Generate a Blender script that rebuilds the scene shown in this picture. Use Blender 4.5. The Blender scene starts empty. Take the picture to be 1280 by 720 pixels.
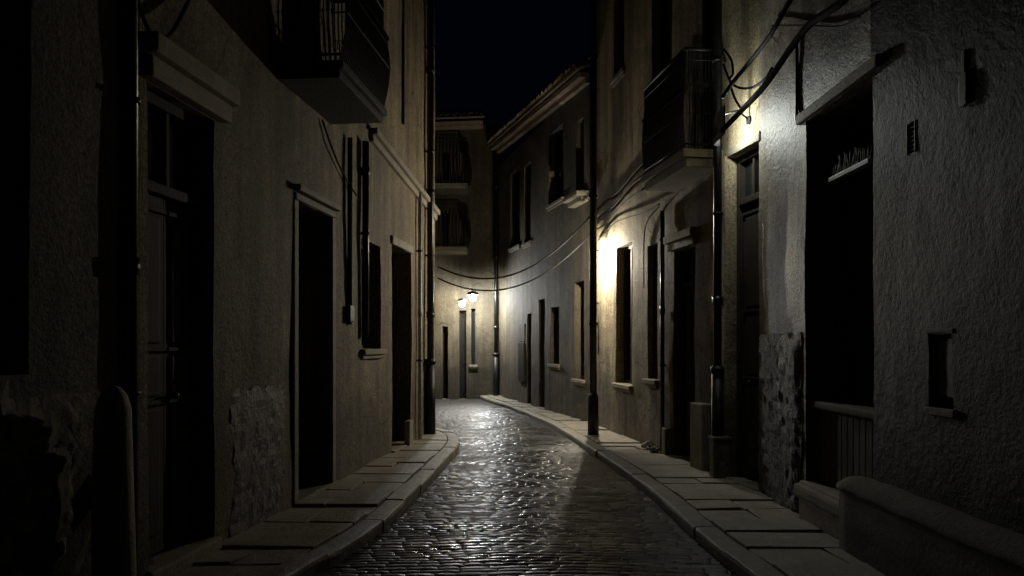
import bpy, bmesh, math, random
from mathutils import Vector, Matrix, noise
random.seed(7)
sc = bpy.context.scene
C = sc.collection
PI = math.pi
F_PX, HOR, CX, EYE = 1000.0, 430.0, 640.0, 1.6      # pinhole of the photograph: used to read sizes off it

# ------------------------------------------------------------------ materials
def new_mat(name):
    m = bpy.data.materials.new(name); m.use_nodes = True
    nt = m.node_tree; b = nt.nodes['Principled BSDF']
    return m, nt, b
def N(nt, t, **kw):
    n = nt.nodes.new(t)
    for k, v in kw.items():
        if k in n.inputs.keys(): n.inputs[k].default_value = v
        else: setattr(n, k, v)
    return n
def L(nt, a, b): nt.links.new(a, b)
def coords(nt, scale=(1, 1, 1)):
    tc = N(nt, 'ShaderNodeTexCoord'); mp = N(nt, 'ShaderNodeMapping')
    g = N(nt, 'ShaderNodeNewGeometry')
    L(nt, g.outputs['Position'], mp.inputs['Vector']); mp.inputs['Scale'].default_value = scale
    nt.nodes.remove(tc)
    return mp.outputs['Vector']
def noise_n(nt, vec, scale, detail=4, rough=.6):
    n = N(nt, 'ShaderNodeTexNoise'); n.inputs['Scale'].default_value = scale
    n.inputs['Detail'].default_value = detail; n.inputs['Roughness'].default_value = rough
    L(nt, vec, n.inputs['Vector']); return n.outputs['Fac']
def noise_c(nt, vec, scale):
    n = N(nt, 'ShaderNodeTexNoise'); n.inputs['Scale'].default_value = scale; L(nt, vec, n.inputs['Vector']); return n.outputs['Color']
def ramp(nt, fac, stops):
    r = N(nt, 'ShaderNodeValToRGB'); L(nt, fac, r.inputs['Fac'])
    e = r.color_ramp.elements
    while len(e) < len(stops): e.new(.5)
    for i, (p, c) in enumerate(stops):
        e[i].position = p; e[i].color = (c, c, c, 1) if isinstance(c, (int, float)) else (*c, 1)
    return r.outputs['Color']
def mix(nt, a, b, fac, mode='MULTIPLY'):
    m = N(nt, 'ShaderNodeMix'); m.data_type = 'RGBA'; m.blend_type = mode
    if isinstance(fac, float): m.inputs[0].default_value = fac
    else: L(nt, fac, m.inputs[0])
    for s, v in ((6, a), (7, b)):
        if isinstance(v, tuple): m.inputs[s].default_value = (*v, 1)
        else: L(nt, v, m.inputs[s])
    return m.outputs[2]
def bump(nt, h, strength, dist, prev=None):
    b = N(nt, 'ShaderNodeBump'); b.inputs['Strength'].default_value = strength; b.inputs['Distance'].default_value = dist
    L(nt, h, b.inputs['Height'])
    if prev: L(nt, prev, b.inputs['Normal'])
    return b.outputs['Normal']

def plaster(name, col, stain=.55, grain=1.0, rough=.8, speck=.5):
    """lime render: patchy colour, vertical run-off streaks, pitted sandy surface"""
    m, nt, b = new_mat(name)
    v = coords(nt); vs = coords(nt, (2.4, 2.4, .22))
    big = ramp(nt, noise_n(nt, v, 1.1, 5, .65), [(.3, .62), (.7, 1.05)])
    st = ramp(nt, noise_n(nt, vs, 1.7, 7, .62), [(.38, stain), (.62, 1.0)])
    fine = ramp(nt, noise_n(nt, v, 55, 4, .75), [(.36, 1 - speck * 1.4), (.62, 1.25)])
    pit = ramp(nt, noise_n(nt, v, 9, 6, .75), [(.36, .6), (.5, 1.0)])
    c = mix(nt, col, big, 1.0); c = mix(nt, c, st, 1.0); c = mix(nt, c, fine, 1.0); c = mix(nt, c, pit, .7)
    # repaired patches and hairline cracks
    c = mix(nt, c, ramp(nt, noise_n(nt, v, .75, 7, .6), [(.54, 1.0), (.56, .74)]), .8)
    vo = N(nt, 'ShaderNodeTexVoronoi'); vo.feature = 'DISTANCE_TO_EDGE'; vo.inputs['Scale'].default_value = .9
    L(nt, mix(nt, v, noise_c(nt, v, 2.5), .35, 'ADD'), vo.inputs['Vector'])
    crk = mix(nt, ramp(nt, vo.outputs['Distance'], [(.004, .35), (.012, 1.0)]), (1, 1, 1), ramp(nt, noise_n(nt, v, .6, 3), [(.5, 1.0), (.58, 0.0)]), 'MIX')
    c = mix(nt, c, crk, 1.0)
    # rising damp: an uneven dark tide mark above the pavement
    sp = N(nt, 'ShaderNodeSeparateXYZ'); L(nt, v, sp.inputs[0])
    ma = N(nt, 'ShaderNodeMath'); ma.operation = 'MULTIPLY_ADD'; L(nt, noise_n(nt, v, 1.6, 6, .7), ma.inputs[0]); ma.inputs[1].default_value = -1.6; L(nt, sp.outputs['Z'], ma.inputs[2])
    c = mix(nt, c, ramp(nt, ma.outputs[0], [(.0, .55), (.35, 1.0)]), 1.0)
    L(nt, c, b.inputs['Base Color'])
    n1 = bump(nt, noise_n(nt, v, 2.5, 5, .6), .5, .05)
    n2 = bump(nt, noise_n(nt, v, 22, 5, .7), .55 * grain, .02, n1)
    n3 = bump(nt, noise_n(nt, v, 75, 3, .7), .45 * grain, .008, n2)
    L(nt, n3, b.inputs['Normal'])
    b.inputs['Roughness'].default_value = rough
    return m
def shaded_plaster(name, warm, dark, y):
    """warm render; the near end up to the doorway jamb has shade painted in"""
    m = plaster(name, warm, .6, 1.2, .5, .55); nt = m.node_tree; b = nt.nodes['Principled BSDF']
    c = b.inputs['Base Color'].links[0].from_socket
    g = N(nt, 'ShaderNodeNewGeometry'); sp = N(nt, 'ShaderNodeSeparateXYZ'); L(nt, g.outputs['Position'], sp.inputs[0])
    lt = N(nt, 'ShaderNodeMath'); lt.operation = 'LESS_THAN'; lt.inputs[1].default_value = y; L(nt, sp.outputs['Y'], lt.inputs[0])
    L(nt, mix(nt, c, mix(nt, c, dark, 1.0), lt.outputs[0], 'MIX'), b.inputs['Base Color']); b.inputs['Roughness'].default_value = .5  # near end multiplied darker as painted shade
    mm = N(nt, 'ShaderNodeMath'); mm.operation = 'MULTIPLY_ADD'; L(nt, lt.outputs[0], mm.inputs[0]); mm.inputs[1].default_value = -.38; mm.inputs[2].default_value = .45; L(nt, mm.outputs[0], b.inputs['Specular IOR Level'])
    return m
def rubble_mat(name, col):
    m, nt, b = new_mat(name); v = coords(nt)
    vo = N(nt, 'ShaderNodeTexVoronoi'); vo.feature = 'F1'; vo.inputs['Scale'].default_value = 6; L(nt, v, vo.inputs['Vector'])
    c = mix(nt, col, ramp(nt, noise_n(nt, v, 12, 6, .7), [(.3, .4), (.7, 1.1)]), 1.0)
    L(nt, c, b.inputs['Base Color'])
    n1 = bump(nt, vo.outputs['Distance'], .8, .06); n2 = bump(nt, noise_n(nt, v, 45, 5, .75), .9, .02, n1)
    L(nt, n2, b.inputs['Normal']); b.inputs['Roughness'].default_value = .85
    return m
def stone(name, col, rough=.75, sc_=30, bs=.7):
    m, nt, b = new_mat(name); v = coords(nt)
    c = mix(nt, col, ramp(nt, noise_n(nt, v, 3.5, 5, .7), [(.3, .6), (.7, 1.1)]), 1.0)
    c = mix(nt, c, ramp(nt, noise_n(nt, v, 90, 3, .7), [(.3, .55), (.68, 1.15)]), 1.0)
    L(nt, c, b.inputs['Base Color'])
    n1 = bump(nt, noise_n(nt, v, sc_, 6, .7), bs, .015); L(nt, n1, b.inputs['Normal'])
    b.inputs['Roughness'].default_value = rough
    return m
def wood(name, col, rough=.55):
    m, nt, b = new_mat(name); v = coords(nt, (30, 30, 1.6))
    g = noise_n(nt, v, 1.5, 6, .6)
    c = mix(nt, col, ramp(nt, g, [(.3, .45), (.7, 1.25)]), 1.0); L(nt, c, b.inputs['Base Color'])
    L(nt, bump(nt, g, .5, .006), b.inputs['Normal']); b.inputs['Roughness'].default_value = .75; b.inputs['Specular IOR Level'].default_value = .2
    return m
def metal(name, col, rough=.45, met=.7):
    m, nt, b = new_mat(name); v = coords(nt)
    c = mix(nt, col, ramp(nt, noise_n(nt, v, 25, 5, .7), [(.35, .45), (.65, 1.2)]), 1.0); L(nt, c, b.inputs['Base Color'])
    L(nt, bump(nt, noise_n(nt, v, 60, 4, .7), .5, .004), b.inputs['Normal'])
    b.inputs['Roughness'].default_value = rough; b.inputs['Metallic'].default_value = met
    return m
def lamp_mat(name, col, s):
    m, nt, b = new_mat(name)
    b.inputs['Base Color'].default_value = (.8, .8, .8, 1)
    b.inputs['Emission Color'].default_value = (*col, 1); b.inputs['Emission Strength'].default_value = s
    return m
def road_mat():
    m, nt, b = new_mat('wet_road_surface')
    v = coords(nt); vx = coords(nt, (1.5, 4.6, 1)); vp = coords(nt, (.5, 1.3, 1))
    fine = ramp(nt, noise_n(nt, v, 60, 4, .7), [(.35, .55), (.65, 1.3)])
    pat = ramp(nt, noise_n(nt, vp, 1.6, 5, .65), [(.35, .55), (.65, 1.25)])
    c = mix(nt, (.04, .038, .034), fine, 1.0); c = mix(nt, c, pat, 1.0); L(nt, c, b.inputs['Base Color'])
    wet = noise_n(nt, vp, 2.2, 7, .72)
    sp = N(nt, 'ShaderNodeSeparateXYZ'); L(nt, v, sp.inputs[0])
    ab = N(nt, 'ShaderNodeMath'); ab.operation = 'SUBTRACT'; L(nt, sp.outputs['X'], ab.inputs[0]); ab.inputs[1].default_value = .1
    a2 = N(nt, 'ShaderNodeMath'); a2.operation = 'ABSOLUTE'; L(nt, ab.outputs[0], a2.inputs[0])
    a3 = N(nt, 'ShaderNodeMath'); a3.operation = 'MULTIPLY_ADD'; L(nt, a2.outputs[0], a3.inputs[0]); a3.inputs[1].default_value = .2; L(nt, wet, a3.inputs[2])   # worn smooth along the middle
    r = ramp(nt, a3.outputs[0], [(.46, .15), (.72, .55)]); L(nt, r, b.inputs['Roughness'])
    w1 = bump(nt, noise_n(nt, vx, 6, 5, .65), .3, .015)
    w2 = bump(nt, noise_n(nt, v, 30, 3, .6), .16, .01, w1)
    L(nt, w2, b.inputs['Normal']); b.inputs['Specular IOR Level'].default_value = .8
    return m

M = dict(
    left=plaster('warm_plaster_left', (.35, .28, .17), .42, 1.3, .8, .6),
    leftnear=plaster('grey_plaster_left', (.28, .245, .18), .45, 1.2),
    rough=plaster('coarse_plinth_render', (.22, .2, .165), .6, 2.0, .6, .7),
    right=shaded_plaster('shaded_plaster_right', (.32, .28, .22), (.075, .085, .1), 5.625),
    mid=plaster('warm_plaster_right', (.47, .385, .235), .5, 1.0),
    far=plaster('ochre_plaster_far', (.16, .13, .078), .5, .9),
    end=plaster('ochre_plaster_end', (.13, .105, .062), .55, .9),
    rubble=rubble_mat('rubble_stone', (.34, .31, .25)),
    stone=stone('lintel_stone', (.3, .265, .2)),
    slab=stone('pavement_stone', (.34, .31, .25), .6, 22, .9),
    kerb=stone('kerb_stone', (.32, .295, .245), .6, 22, .9),
    palestone=stone('lit_stone', (.5, .45, .35)),  # paler copy of the stone, light painted in for lintel and post
    darkstone=stone('shaded_slab_stone', (.02, .019, .017)),  # near-black slab colour, painted shade of the balcony underside
    body=stone('shaded_parapet_render', (.06, .055, .048), .9),  # darker than the coping: shade of the unlit face put into the colour
    base=stone('gritty_joint', (.05, .045, .04), .9),
    wood=wood('dark_brown_wood', (.035, .029, .022)),
    coping=stone('worn_coping', (.13, .12, .1), .85, 30, 1.0),
    black_wood=wood('shaded_wood', (.008, .007, .006)),  # near-black copy of the wood, painted shade of the far openings
    grey_wood=wood('weathered_wood', (.13, .11, .08)),
    iron=metal('wrought_iron', (.03, .028, .026), .5, .6),
    zinc=metal('painted_iron_pipe', (.045, .045, .045), .32, .8),
    cable=metal('rubber_cable', (.008, .008, .008), .8, 0),
    tile=stone('clay_roof_tile', (.42, .32, .23), .8),
    hill=stone('dark_hillside', (.02, .025, .015), .95, .2, .3),
    ground=stone('bare_ground', (.06, .055, .045), .9),
    white=metal('bracket_paint', (.5, .5, .46), .5, 0),
    debris=stone('broken_mortar', (.4, .37, .31), .8, 40, .9),
)
g_, nt_, b_ = new_mat('dark_window_glass')
b_.inputs['Base Color'].default_value = (.012, .013, .015, 1); b_.inputs['Roughness'].default_value = .12
M['glass'] = g_
M['road'] = road_mat()
M['cable'].node_tree.nodes['Principled BSDF'].inputs['Specular IOR Level'].default_value = .12
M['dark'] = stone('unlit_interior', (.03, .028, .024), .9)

# ------------------------------------------------------------------ mesh helpers
class MB:
    """collects shapes in world space; build() links them as ONE object"""
    def __init__(s): s.bm = bmesh.new()
    def hexa(s, p, bevel=0):
        b = bmesh.new(); v = [b.verts.new(q) for q in p]
        for f in ((0, 1, 2, 3), (7, 6, 5, 4), (0, 4, 5, 1), (1, 5, 6, 2), (2, 6, 7, 3), (3, 7, 4, 0)):
            b.faces.new([v[i] for i in f])
        if bevel: bmesh.ops.bevel(b, geom=b.edges[:], offset=bevel, segments=2, profile=.6, affect='EDGES')
        me = bpy.data.meshes.new('t'); b.to_mesh(me); b.free(); s.bm.from_mesh(me); bpy.data.meshes.remove(me)
    def box(s, fr, u0, u1, o0, o1, z0, z1, bevel=0, jit=0, tilt=0):
        j = lambda: random.uniform(-jit, jit)
        zz = lambda u, z: z + tilt * (u - u0)
        p = [fr(u0 + j(), o0, zz(u0, z0) + j()), fr(u1 + j(), o0, zz(u1, z0) + j()), fr(u1 + j(), o1, zz(u1, z0) + j()), fr(u0 + j(), o1, zz(u0, z0) + j()),
             fr(u0 + j(), o0, zz(u0, z1) + j()), fr(u1 + j(), o0, zz(u1, z1) + j()), fr(u1 + j(), o1, zz(u1, z1) + j()), fr(u0 + j(), o1, zz(u0, z1) + j())]
        s.hexa(p, bevel)
    def tube(s, pts, r, seg=10, cap=True):
        pts = [Vector(p) for p in pts]; rings = []
        rs = r if isinstance(r, (list, tuple)) else [r] * len(pts)
        prev = None
        for i, p in enumerate(pts):
            d = (pts[min(i + 1, len(pts) - 1)] - pts[max(i - 1, 0)]).normalized()
            if prev is None:
                a = Vector((0, 0, 1)) if abs(d.z) < .9 else Vector((1, 0, 0)); x = d.cross(a).normalized()
            else: x = (prev - d * prev.dot(d)).normalized()
            prev = x; y = d.cross(x)
            rings.append([s.bm.verts.new(p + (x * math.cos(2 * PI * k / seg) + y * math.sin(2 * PI * k / seg)) * rs[i]) for k in range(seg)])
        for a, b in zip(rings, rings[1:]):
            for k in range(seg):
                f = s.bm.faces.new([a[k], a[(k + 1) % seg], b[(k + 1) % seg], b[k]]); f.smooth = True
        if cap: s.bm.faces.new(rings[0][::-1]); s.bm.faces.new(rings[-1])
    def ball(s, c, r, sub=2, sq=(1, 1, 1), nz=0):
        res = bmesh.ops.create_icosphere(s.bm, subdivisions=sub, radius=r)
        for v in res['verts']:
            k = 1 + (nz * noise.noise(v.co * (1.5 / r) + Vector(c) * 3) if nz else 0)
            v.co = Vector((v.co.x * sq[0] * k, v.co.y * sq[1] * k, v.co.z * sq[2] * k)) + Vector(c)
            for f in v.link_faces: f.smooth = True
    def build(s, name, mat, root=None, parent=None, label=None):
        bmesh.ops.recalc_face_normals(s.bm, faces=s.bm.faces[:])
        off = Vector(root.location) if root else Vector((0, 0, 0))
        for v in s.bm.verts: v.co -= off
        me = bpy.data.meshes.new(name); s.bm.to_mesh(me); s.bm.free(); me.materials.append(mat)
        o = bpy.data.objects.new(name, me); C.objects.link(o)
        if parent: o.parent = parent
        elif root: o.parent = root
        if label: o['label'] = label
        return o
def thing(name, label, cat, loc=(0, 0, 0), group=None):
    o = bpy.data.objects.new(name, None); C.objects.link(o); o.location = loc; o.empty_display_size = .2
    o['label'] = label; o['category'] = cat
    if group: o['group'] = group
    return o
def single(mb, name, mat, label, cat, loc, group=None):
    """a thing that is one mesh, origin at loc"""
    for v in mb.bm.verts: v.co -= Vector(loc)
    o = mb.build(name, mat); o.location = loc; o['label'] = label; o['category'] = cat
    if group: o['group'] = group
    return o
def struct(o): o['kind'] = 'structure'; return o
def crom(pts, n=8):
    P = [Vector(p) for p in pts]; out = []
    for i in range(len(P) - 1):
        a, b, c, d = P[max(i - 1, 0)], P[i], P[i + 1], P[min(i + 2, len(P) - 1)]
        for k in range(n):
            t = k / n
            out.append(.5 * ((2 * b) + (c - a) * t + (2 * a - 5 * b + 4 * c - d) * t * t + (3 * b - a - 3 * c + d) * t ** 3))
    out.append(P[-1]); return out

class Frame:
    """a facade plane: u metres along it from A towards B, o metres out into the street, z up"""
    def __init__(s, A, B, side):
        s.A = Vector((*A, 0)); s.B = Vector((*B, 0)); s.d = (s.B - s.A).normalized(); s.len = (s.B - s.A).length
        s.n = Vector((-s.d.y, s.d.x, 0)) * side
    def __call__(s, u, o, z): return s.A + s.d * u + s.n * o + Vector((0, 0, z))
    def u(s, px, o=0):
        t = (px - CX) / F_PX; P = s.A + s.n * o
        return (t * P.y - P.x) / (s.d.x - t * s.d.y)
    def z(s, px, py, o=0):
        u = s.u(px, o); return EYE + (HOR - py) / F_PX * (s.A + s.n * o + s.d * u).y

def facade(fr, H, holes, depth, thick=.42, cell=.16, wob=.014, rough_to=None, rough_amt=.02, u0=0, u1=None):
    """one wall skin with real openings, reveals, and side/back walls; gently uneven like old render"""
    u1 = fr.len if u1 is None else u1
    def cuts(lo, hi, marks, step):
        ms = sorted({round(lo, 4), round(hi, 4)} | {round(m, 4) for m in marks if lo < m < hi}); out = [ms[0]]
        for a, b in zip(ms, ms[1:]):
            k = max(1, math.ceil((b - a) / step)); out += [a + (b - a) * (i + 1) / k for i in range(k)]
        return out
    us = cuts(u0, u1, [h[0] for h in holes] + [h[1] for h in holes], cell)
    zs = cuts(-.1, H, [h[2] for h in holes] + [h[3] for h in holes] + ([rough_to] if rough_to else []), cell)
    mb = MB(); bm = mb.bm
    def inhole(u, z): return any(a < u < b and c < z < d for a, b, c, d in holes)
    def vpos(u, z):
        p = fr(u, 0, z)
        o = wob * (noise.noise(p * .9) * 1.3 + noise.noise(p * 4.1) * .5)
        du = .007 * noise.noise(p * 6.3 + Vector((9, 1, 3))); dz = .007 * noise.noise(p * 6.3 + Vector((3, 7, 5)))
        if rough_to and z < rough_to + .05 * noise.noise(p * 3): o += rough_amt * (.8 + noise.noise(p * 9) + .6 * noise.noise(p * 21))
        if u in (us[0], us[-1]): du = 0
        return fr(u + du, o, z + dz)
    front = {}
    def fv(i, j):
        if (i, j) not in front: front[(i, j)] = bm.verts.new(vpos(us[i], zs[j]))
        return front[(i, j)]
    back = {}
    def bv(i, j, t=thick):
        if (i, j) not in back: back[(i, j)] = bm.verts.new(fr(us[i], -t, zs[j]))
        return back[(i, j)]
    nu, nz = len(us) - 1, len(zs) - 1
    solid = [[not inhole((us[i] + us[i + 1]) / 2, (zs[j] + zs[j + 1]) / 2) for j in range(nz)] for i in range(nu)]
    for i in range(nu):
        for j in range(nz):
            if solid[i][j]: bm.faces.new([fv(i, j), fv(i + 1, j), fv(i + 1, j + 1), fv(i, j + 1)])
            if i + 1 < nu and solid[i][j] != solid[i + 1][j]: bm.faces.new([fv(i + 1, j), fv(i + 1, j + 1), bv(i + 1, j + 1), bv(i + 1, j)])
            if j + 1 < nz and solid[i][j] != solid[i][j + 1]: bm.faces.new([fv(i, j + 1), fv(i + 1, j + 1), bv(i + 1, j + 1), bv(i, j + 1)])
    # side walls, back wall, ceiling
    sb = []
    for i in (0, nu):
        a = [fv(i, j) for j in range(nz + 1) if (i, j) in front]; a = [fv(i, j) for j in range(nz + 1)]
        b = [bm.verts.new(fr(us[i], -depth, zs[j])) for j in range(nz + 1)]; sb.append((a, b))
        for j in range(nz): bm.faces.new([a[j], a[j + 1], b[j + 1], b[j]])
    (a0, b0), (a1, b1) = sb
    bm.faces.new([b0[0], b1[0], b1[-1], b0[-1]]); bm.faces.new([a0[-1], a1[-1], b1[-1], b0[-1]])
    return mb

# ------------------------------------------------------------------ building parts
def door(root, fr, u0, u1, z0, z1, rec=.3, transom=.55, mat='wood', leaves=2, handle=True, panels=(.0, .36, .62, 1.0)):
    """frame, leaves with raised panels, a transom light, threshold"""
    f = MB(); w = .07
    f.box(fr, u0 + .002, u0 + w, -rec - .05, -rec + .05, z0, z1 - .002); f.box(fr, u1 - w, u1 - .002, -rec - .05, -rec + .05, z0, z1 - .002)
    f.box(fr, u0 + w, u1 - w, -rec - .05, -rec + .05, z1 - w, z1 - .002)
    zt = z1 - w - transom if transom else z1 - w
    leaf = f.build('door', M[mat], root)
    if transom:
        t = MB(); t.box(fr, u0 + w, u1 - w, -rec - .045, -rec + .06, zt - .07, zt, .01)
        t.box(fr, (u0 + u1) / 2 - .02, (u0 + u1) / 2 + .02, -rec - .02, -rec + .03, zt, z1 - w)
        t.build('transom_bar', M[mat], root, leaf)
        g = MB(); g.box(fr, u0 + w, u1 - w, -rec - .03, -rec - .02, zt, z1 - w); g.build('pane', M['glass'], root, leaf); zt -= .07
    for k in range(leaves):
        a = u0 + w + (u1 - u0 - 2 * w) * k / leaves + .004; b = u0 + w + (u1 - u0 - 2 * w) * (k + 1) / leaves - .004
        q = MB(); q.box(fr, a, b, -rec - .04, -rec, z0 + .02, zt - .004)
        h = zt - z0
        for p0, p1 in zip(panels, panels[1:]):
            q.box(fr, a + .07, b - .07, -rec - .01, -rec + .018, z0 + .1 + p0 * (h - .2) + .04, z0 + .1 + p1 * (h - .2) - .04, .012)
            q.box(fr, a + .01, b - .01, -rec - .01, -rec + .03, z0 + .1 + p1 * (h - .2) - .015, z0 + .1 + p1 * (h - .2) + .015, .006)
        q.build('door_leaf', M[mat], root, leaf)
    if handle:
        q = MB(); c = fr((u0 + u1) / 2 + .06, -rec + .05, z0 + 1.05); q.ball(c, .028); q.tube([c, fr((u0 + u1) / 2 + .06, -rec, z0 + 1.05)], .01, 6)
        q.build('handle', M['iron'], root, leaf)
    s = MB(); s.box(fr, u0 - .03, u1 + .03, -rec - .02, .05, z0 - .16, z0, .02, .004); s.build('doorstep', M['stone'], root)
    return leaf
def window(root, fr, u0, u1, z0, z1, rec=.22, sill=True, shutter=None, mull=1, sillout=.07, mat='wood'):
    f = MB(); w = .05
    f.box(fr, u0 + .002, u0 + w, -rec - .04, -rec + .03, z0, z1 - .002); f.box(fr, u1 - w, u1 - .002, -rec - .04, -rec + .03, z0, z1 - .002)
    f.box(fr, u0 + w, u1 - w, -rec - .04, -rec + .03, z1 - w, z1 - .002); f.box(fr, u0 + w, u1 - w, -rec - .04, -rec + .03, z0, z0 + w)
    f.box(fr, (u0 + u1) / 2 - .03, (u0 + u1) / 2 + .03, -rec - .03, -rec + .035, z0 + w, z1 - w)
    for k in range(mull):
        zz = z0 + (z1 - z0) * (k + 1) / (mull + 1)
        f.box(fr, u0 + w, (u0 + u1) / 2 - .03, -rec - .02, -rec + .02, zz - .015, zz + .015); f.box(fr, (u0 + u1) / 2 + .03, u1 - w, -rec - .02, -rec + .02, zz - .015, zz + .015)
    wn = f.build('window', M[mat], root)
    g = MB(); g.box(fr, u0 + w, u1 - w, -rec - .03, -rec - .022, z0 + w, z1 - w); g.build('pane', M['glass'], root, wn)
    if sill:
        s = MB(); s.box(fr, u0 - .07, u1 + .07, -rec - .03, sillout, z0 - .07, z0 - .002, .012, .003)
        s.box(fr, u0 - .04, u1 + .04, 0, sillout * .5, z0 - .12, z0 - .07, .01); s.build('sill', M['stone'], root, wn)
    if shutter:
        for a, b in ((u0 + .01, (u0 + u1) / 2 - .004), ((u0 + u1) / 2 + .004, u1 - .01)):
            q = MB(); r2 = rec - shutter
            q.box(fr, a, a + .05, -r2 - .03, -r2, z0 + .02, z1 - .02); q.box(fr, b - .05, b, -r2 - .03, -r2, z0 + .02, z1 - .02)
            n = int((z1 - z0 - .1) / .05)
            for k in range(n):
                zz = z0 + .05 + k * .05
                q.hexa([fr(a + .05, -r2 - .03, zz + .03), fr(b - .05, -r2 - .03, zz + .03), fr(b - .05, -r2, zz), fr(a + .05, -r2, zz),
                        fr(a + .05, -r2 - .03, zz + .042), fr(b - .05, -r2 - .03, zz + .042), fr(b - .05, -r2, zz + .012), fr(a + .05, -r2, zz + .012)])
            q.box(fr, a + .05, b - .05, -r2 - .028, -r2 - .002, z0 + .02, z0 + .05); q.box(fr, a + .05, b - .05, -r2 - .028, -r2 - .002, (z0 + z1) / 2 - .03, (z0 + z1) / 2 + .03)
            q.build('shutter', M['wood'], root, wn)
    return wn
def lintel(root, fr, u0, u1, z, h=.16, out=.06, steps=2, over=.1, mat='stone'):
    m = MB()
    for k in range(steps):
        m.box(fr, u0 - over - k * .03, u1 + over + k * .03, -.02, out + k * .05, z + .004 + k * h, z + (k + 1) * h, .014, .004)
    return m.build('lintel', M[mat], root)
def surround(root, fr, u0, u1, z0, z1, w=.13, out=.035):
    m = MB(); m.box(fr, u0 - w, u0, -.01, out, z0, z1, .01, .003); m.box(fr, u1, u1 + w, -.01, out, z0, z1, .01, .003); return m.build('door_surround', M['stone'], root)
def balcony(root, fr, u0, u1, z, p, h=1.05, sp=.085, belly=.0, thick=.14, slabmat='stone', corb=False, br=.0075):
    s = MB(); s.box(fr, u0, u1, -.05, p, z, z + thick * .5, .012, .003); s.box(fr, u0 - .03, u1 + .03, -.05, p + .04, z + thick * .5 + .002, z + thick, .012, .003)
    bal = s.build('balcony', M[slabmat], root)
    for u in ((u0 + .12, u1 - .12) if corb else ()):
        c = MB(); c.hexa([fr(u - .05, -.05, z - .28), fr(u + .05, -.05, z - .28), fr(u + .05, .06, z - .26), fr(u - .05, .06, z - .26),
                          fr(u - .05, -.05, z - .002), fr(u + .05, -.05, z - .002), fr(u + .05, p * .8, z - .002), fr(u - .05, p * .8, z - .002)], .012); c.build('corbel', M['stone'], root, bal)
    r = MB(); zt = z + thick
    path = [(u0, 0), (u0, p), (u1, p), (u1, 0)]
    for zz, rad in ((zt + h, .022), (zt + .06, .014), (zt + h - .12, .01)):
        r.tube([fr(a, b, zz) for a, b in path], rad, 6)
    def bar(a, b, na, nb):
        pts = []
        for k in range(9):
            t = k / 8; q = belly * math.sin(min(1, t / .75) * PI) if t < .75 else 0
            pts.append(fr(a + na * q, b + nb * q, zt + t * h))
        r.tube(pts, br, 5, False)
        c = fr(a + na * belly, b + nb * belly, zt + h * .36)
        r.ball(c, .016, 1)
        # scroll between the bars
        sc_ = [fr(a + na * belly * .8 + (0 if nb == 0 else .03 * math.cos(t)), b + nb * belly * .8 + (.03 * math.cos(t) if nb == 0 else 0), zt + h * .62 + .05 * math.sin(t)) for t in [x * PI / 5 for x in range(9)]]
        r.tube(sc_, .005, 4, False)
    n = max(2, round((u1 - u0) / sp))
    for k in range(n + 1): bar(u0 + (u1 - u0) * k / n, p, 0, 1)
    m_ = max(2, round(p / sp))
    for k in range(1, m_): bar(u0, p * k / m_, -1, 0); bar(u1, p * k / m_, 1, 0)
    r.build('railing', M['iron'], root, bal)
    return bal
def plinth(root, fr, ua, ub, zt, out=.035):
    m = MB(); n_ = max(4, int((ub - ua) / .05)); nz_ = int(zt / .05)
    us_ = [ua + (ub - ua) * i / n_ for i in range(n_ + 1)]; zs_ = [-.05 + (zt + .05) * j / nz_ for j in range(nz_ + 1)]
    G = [[m.bm.verts.new(fr(u + .05 * noise.noise(Vector((z * 6, u, 5))) * (i in (0, n_)) * (ub - ua > .1), out * min(1, (i + .5) / 3, (n_ - i + .5) / 3, (nz_ - j + 1) / 3) + .012 * noise.noise(fr(u * 9, 0, z * 9)) + .014 * noise.noise(fr(u * 24, 0, z * 24)), z + (.05 * noise.noise(Vector((u * 7, 3, 0))) if j == nz_ else 0))) for j, z in enumerate(zs_)] for i, u in enumerate(us_)]
    for i in range(n_):
        for j in range(nz_): m.bm.faces.new([G[i][j], G[i + 1][j], G[i + 1][j + 1], G[i][j + 1]])
    for row, un in ((G[0], us_[0]), (G[-1], us_[-1])):
        bk = [m.bm.verts.new(fr(un, -.02, z)) for z in zs_]
        for j in range(nz_): m.bm.faces.new([row[j], row[j + 1], bk[j + 1], bk[j]])
    tb = [m.bm.verts.new(fr(u, -.02, zt)) for u in us_]
    for i in range(n_): m.bm.faces.new([G[i][nz_], G[i + 1][nz_], tb[i + 1], tb[i]])
    return m.build('rough_plinth', M['rough'], root)
def pipe(root, fr, u, o, z0, z1, r=.045, name='drainpipe', shoe=True, mat='zinc'):
    m = MB(); m.tube([fr(u, o, z0), fr(u, o, z1)], r, 14)
    k = z0 + 1.9
    while k < z1: m.tube([fr(u, o, k), fr(u, o, k + .1)], r * 1.25, 14); k += 2.0
    pp = m.build(name, M[mat], root)
    k = z0 + 1.2
    while k < z1:
        c = MB(); c.tube([fr(u, o, k), fr(u, o, k + .03)], r * 1.35, 12); c.box(fr, u - .012, u + .012, -.02, o, k + .004, k + .026); k += 1.7
        c.build('clamp', M['iron'], root, pp)
    if shoe: s = MB(); s.tube([fr(u, o, z0 - .02), fr(u, o, z0 + 1.15)], [r * 1.55, r * 1.45], 14); s.tube([fr(u, o, z0 + 1.15), fr(u, o, z0 + 1.22)], r * 1.75, 14); s.build('pipe_boot', M['iron'], root, pp)
    return pp
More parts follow.
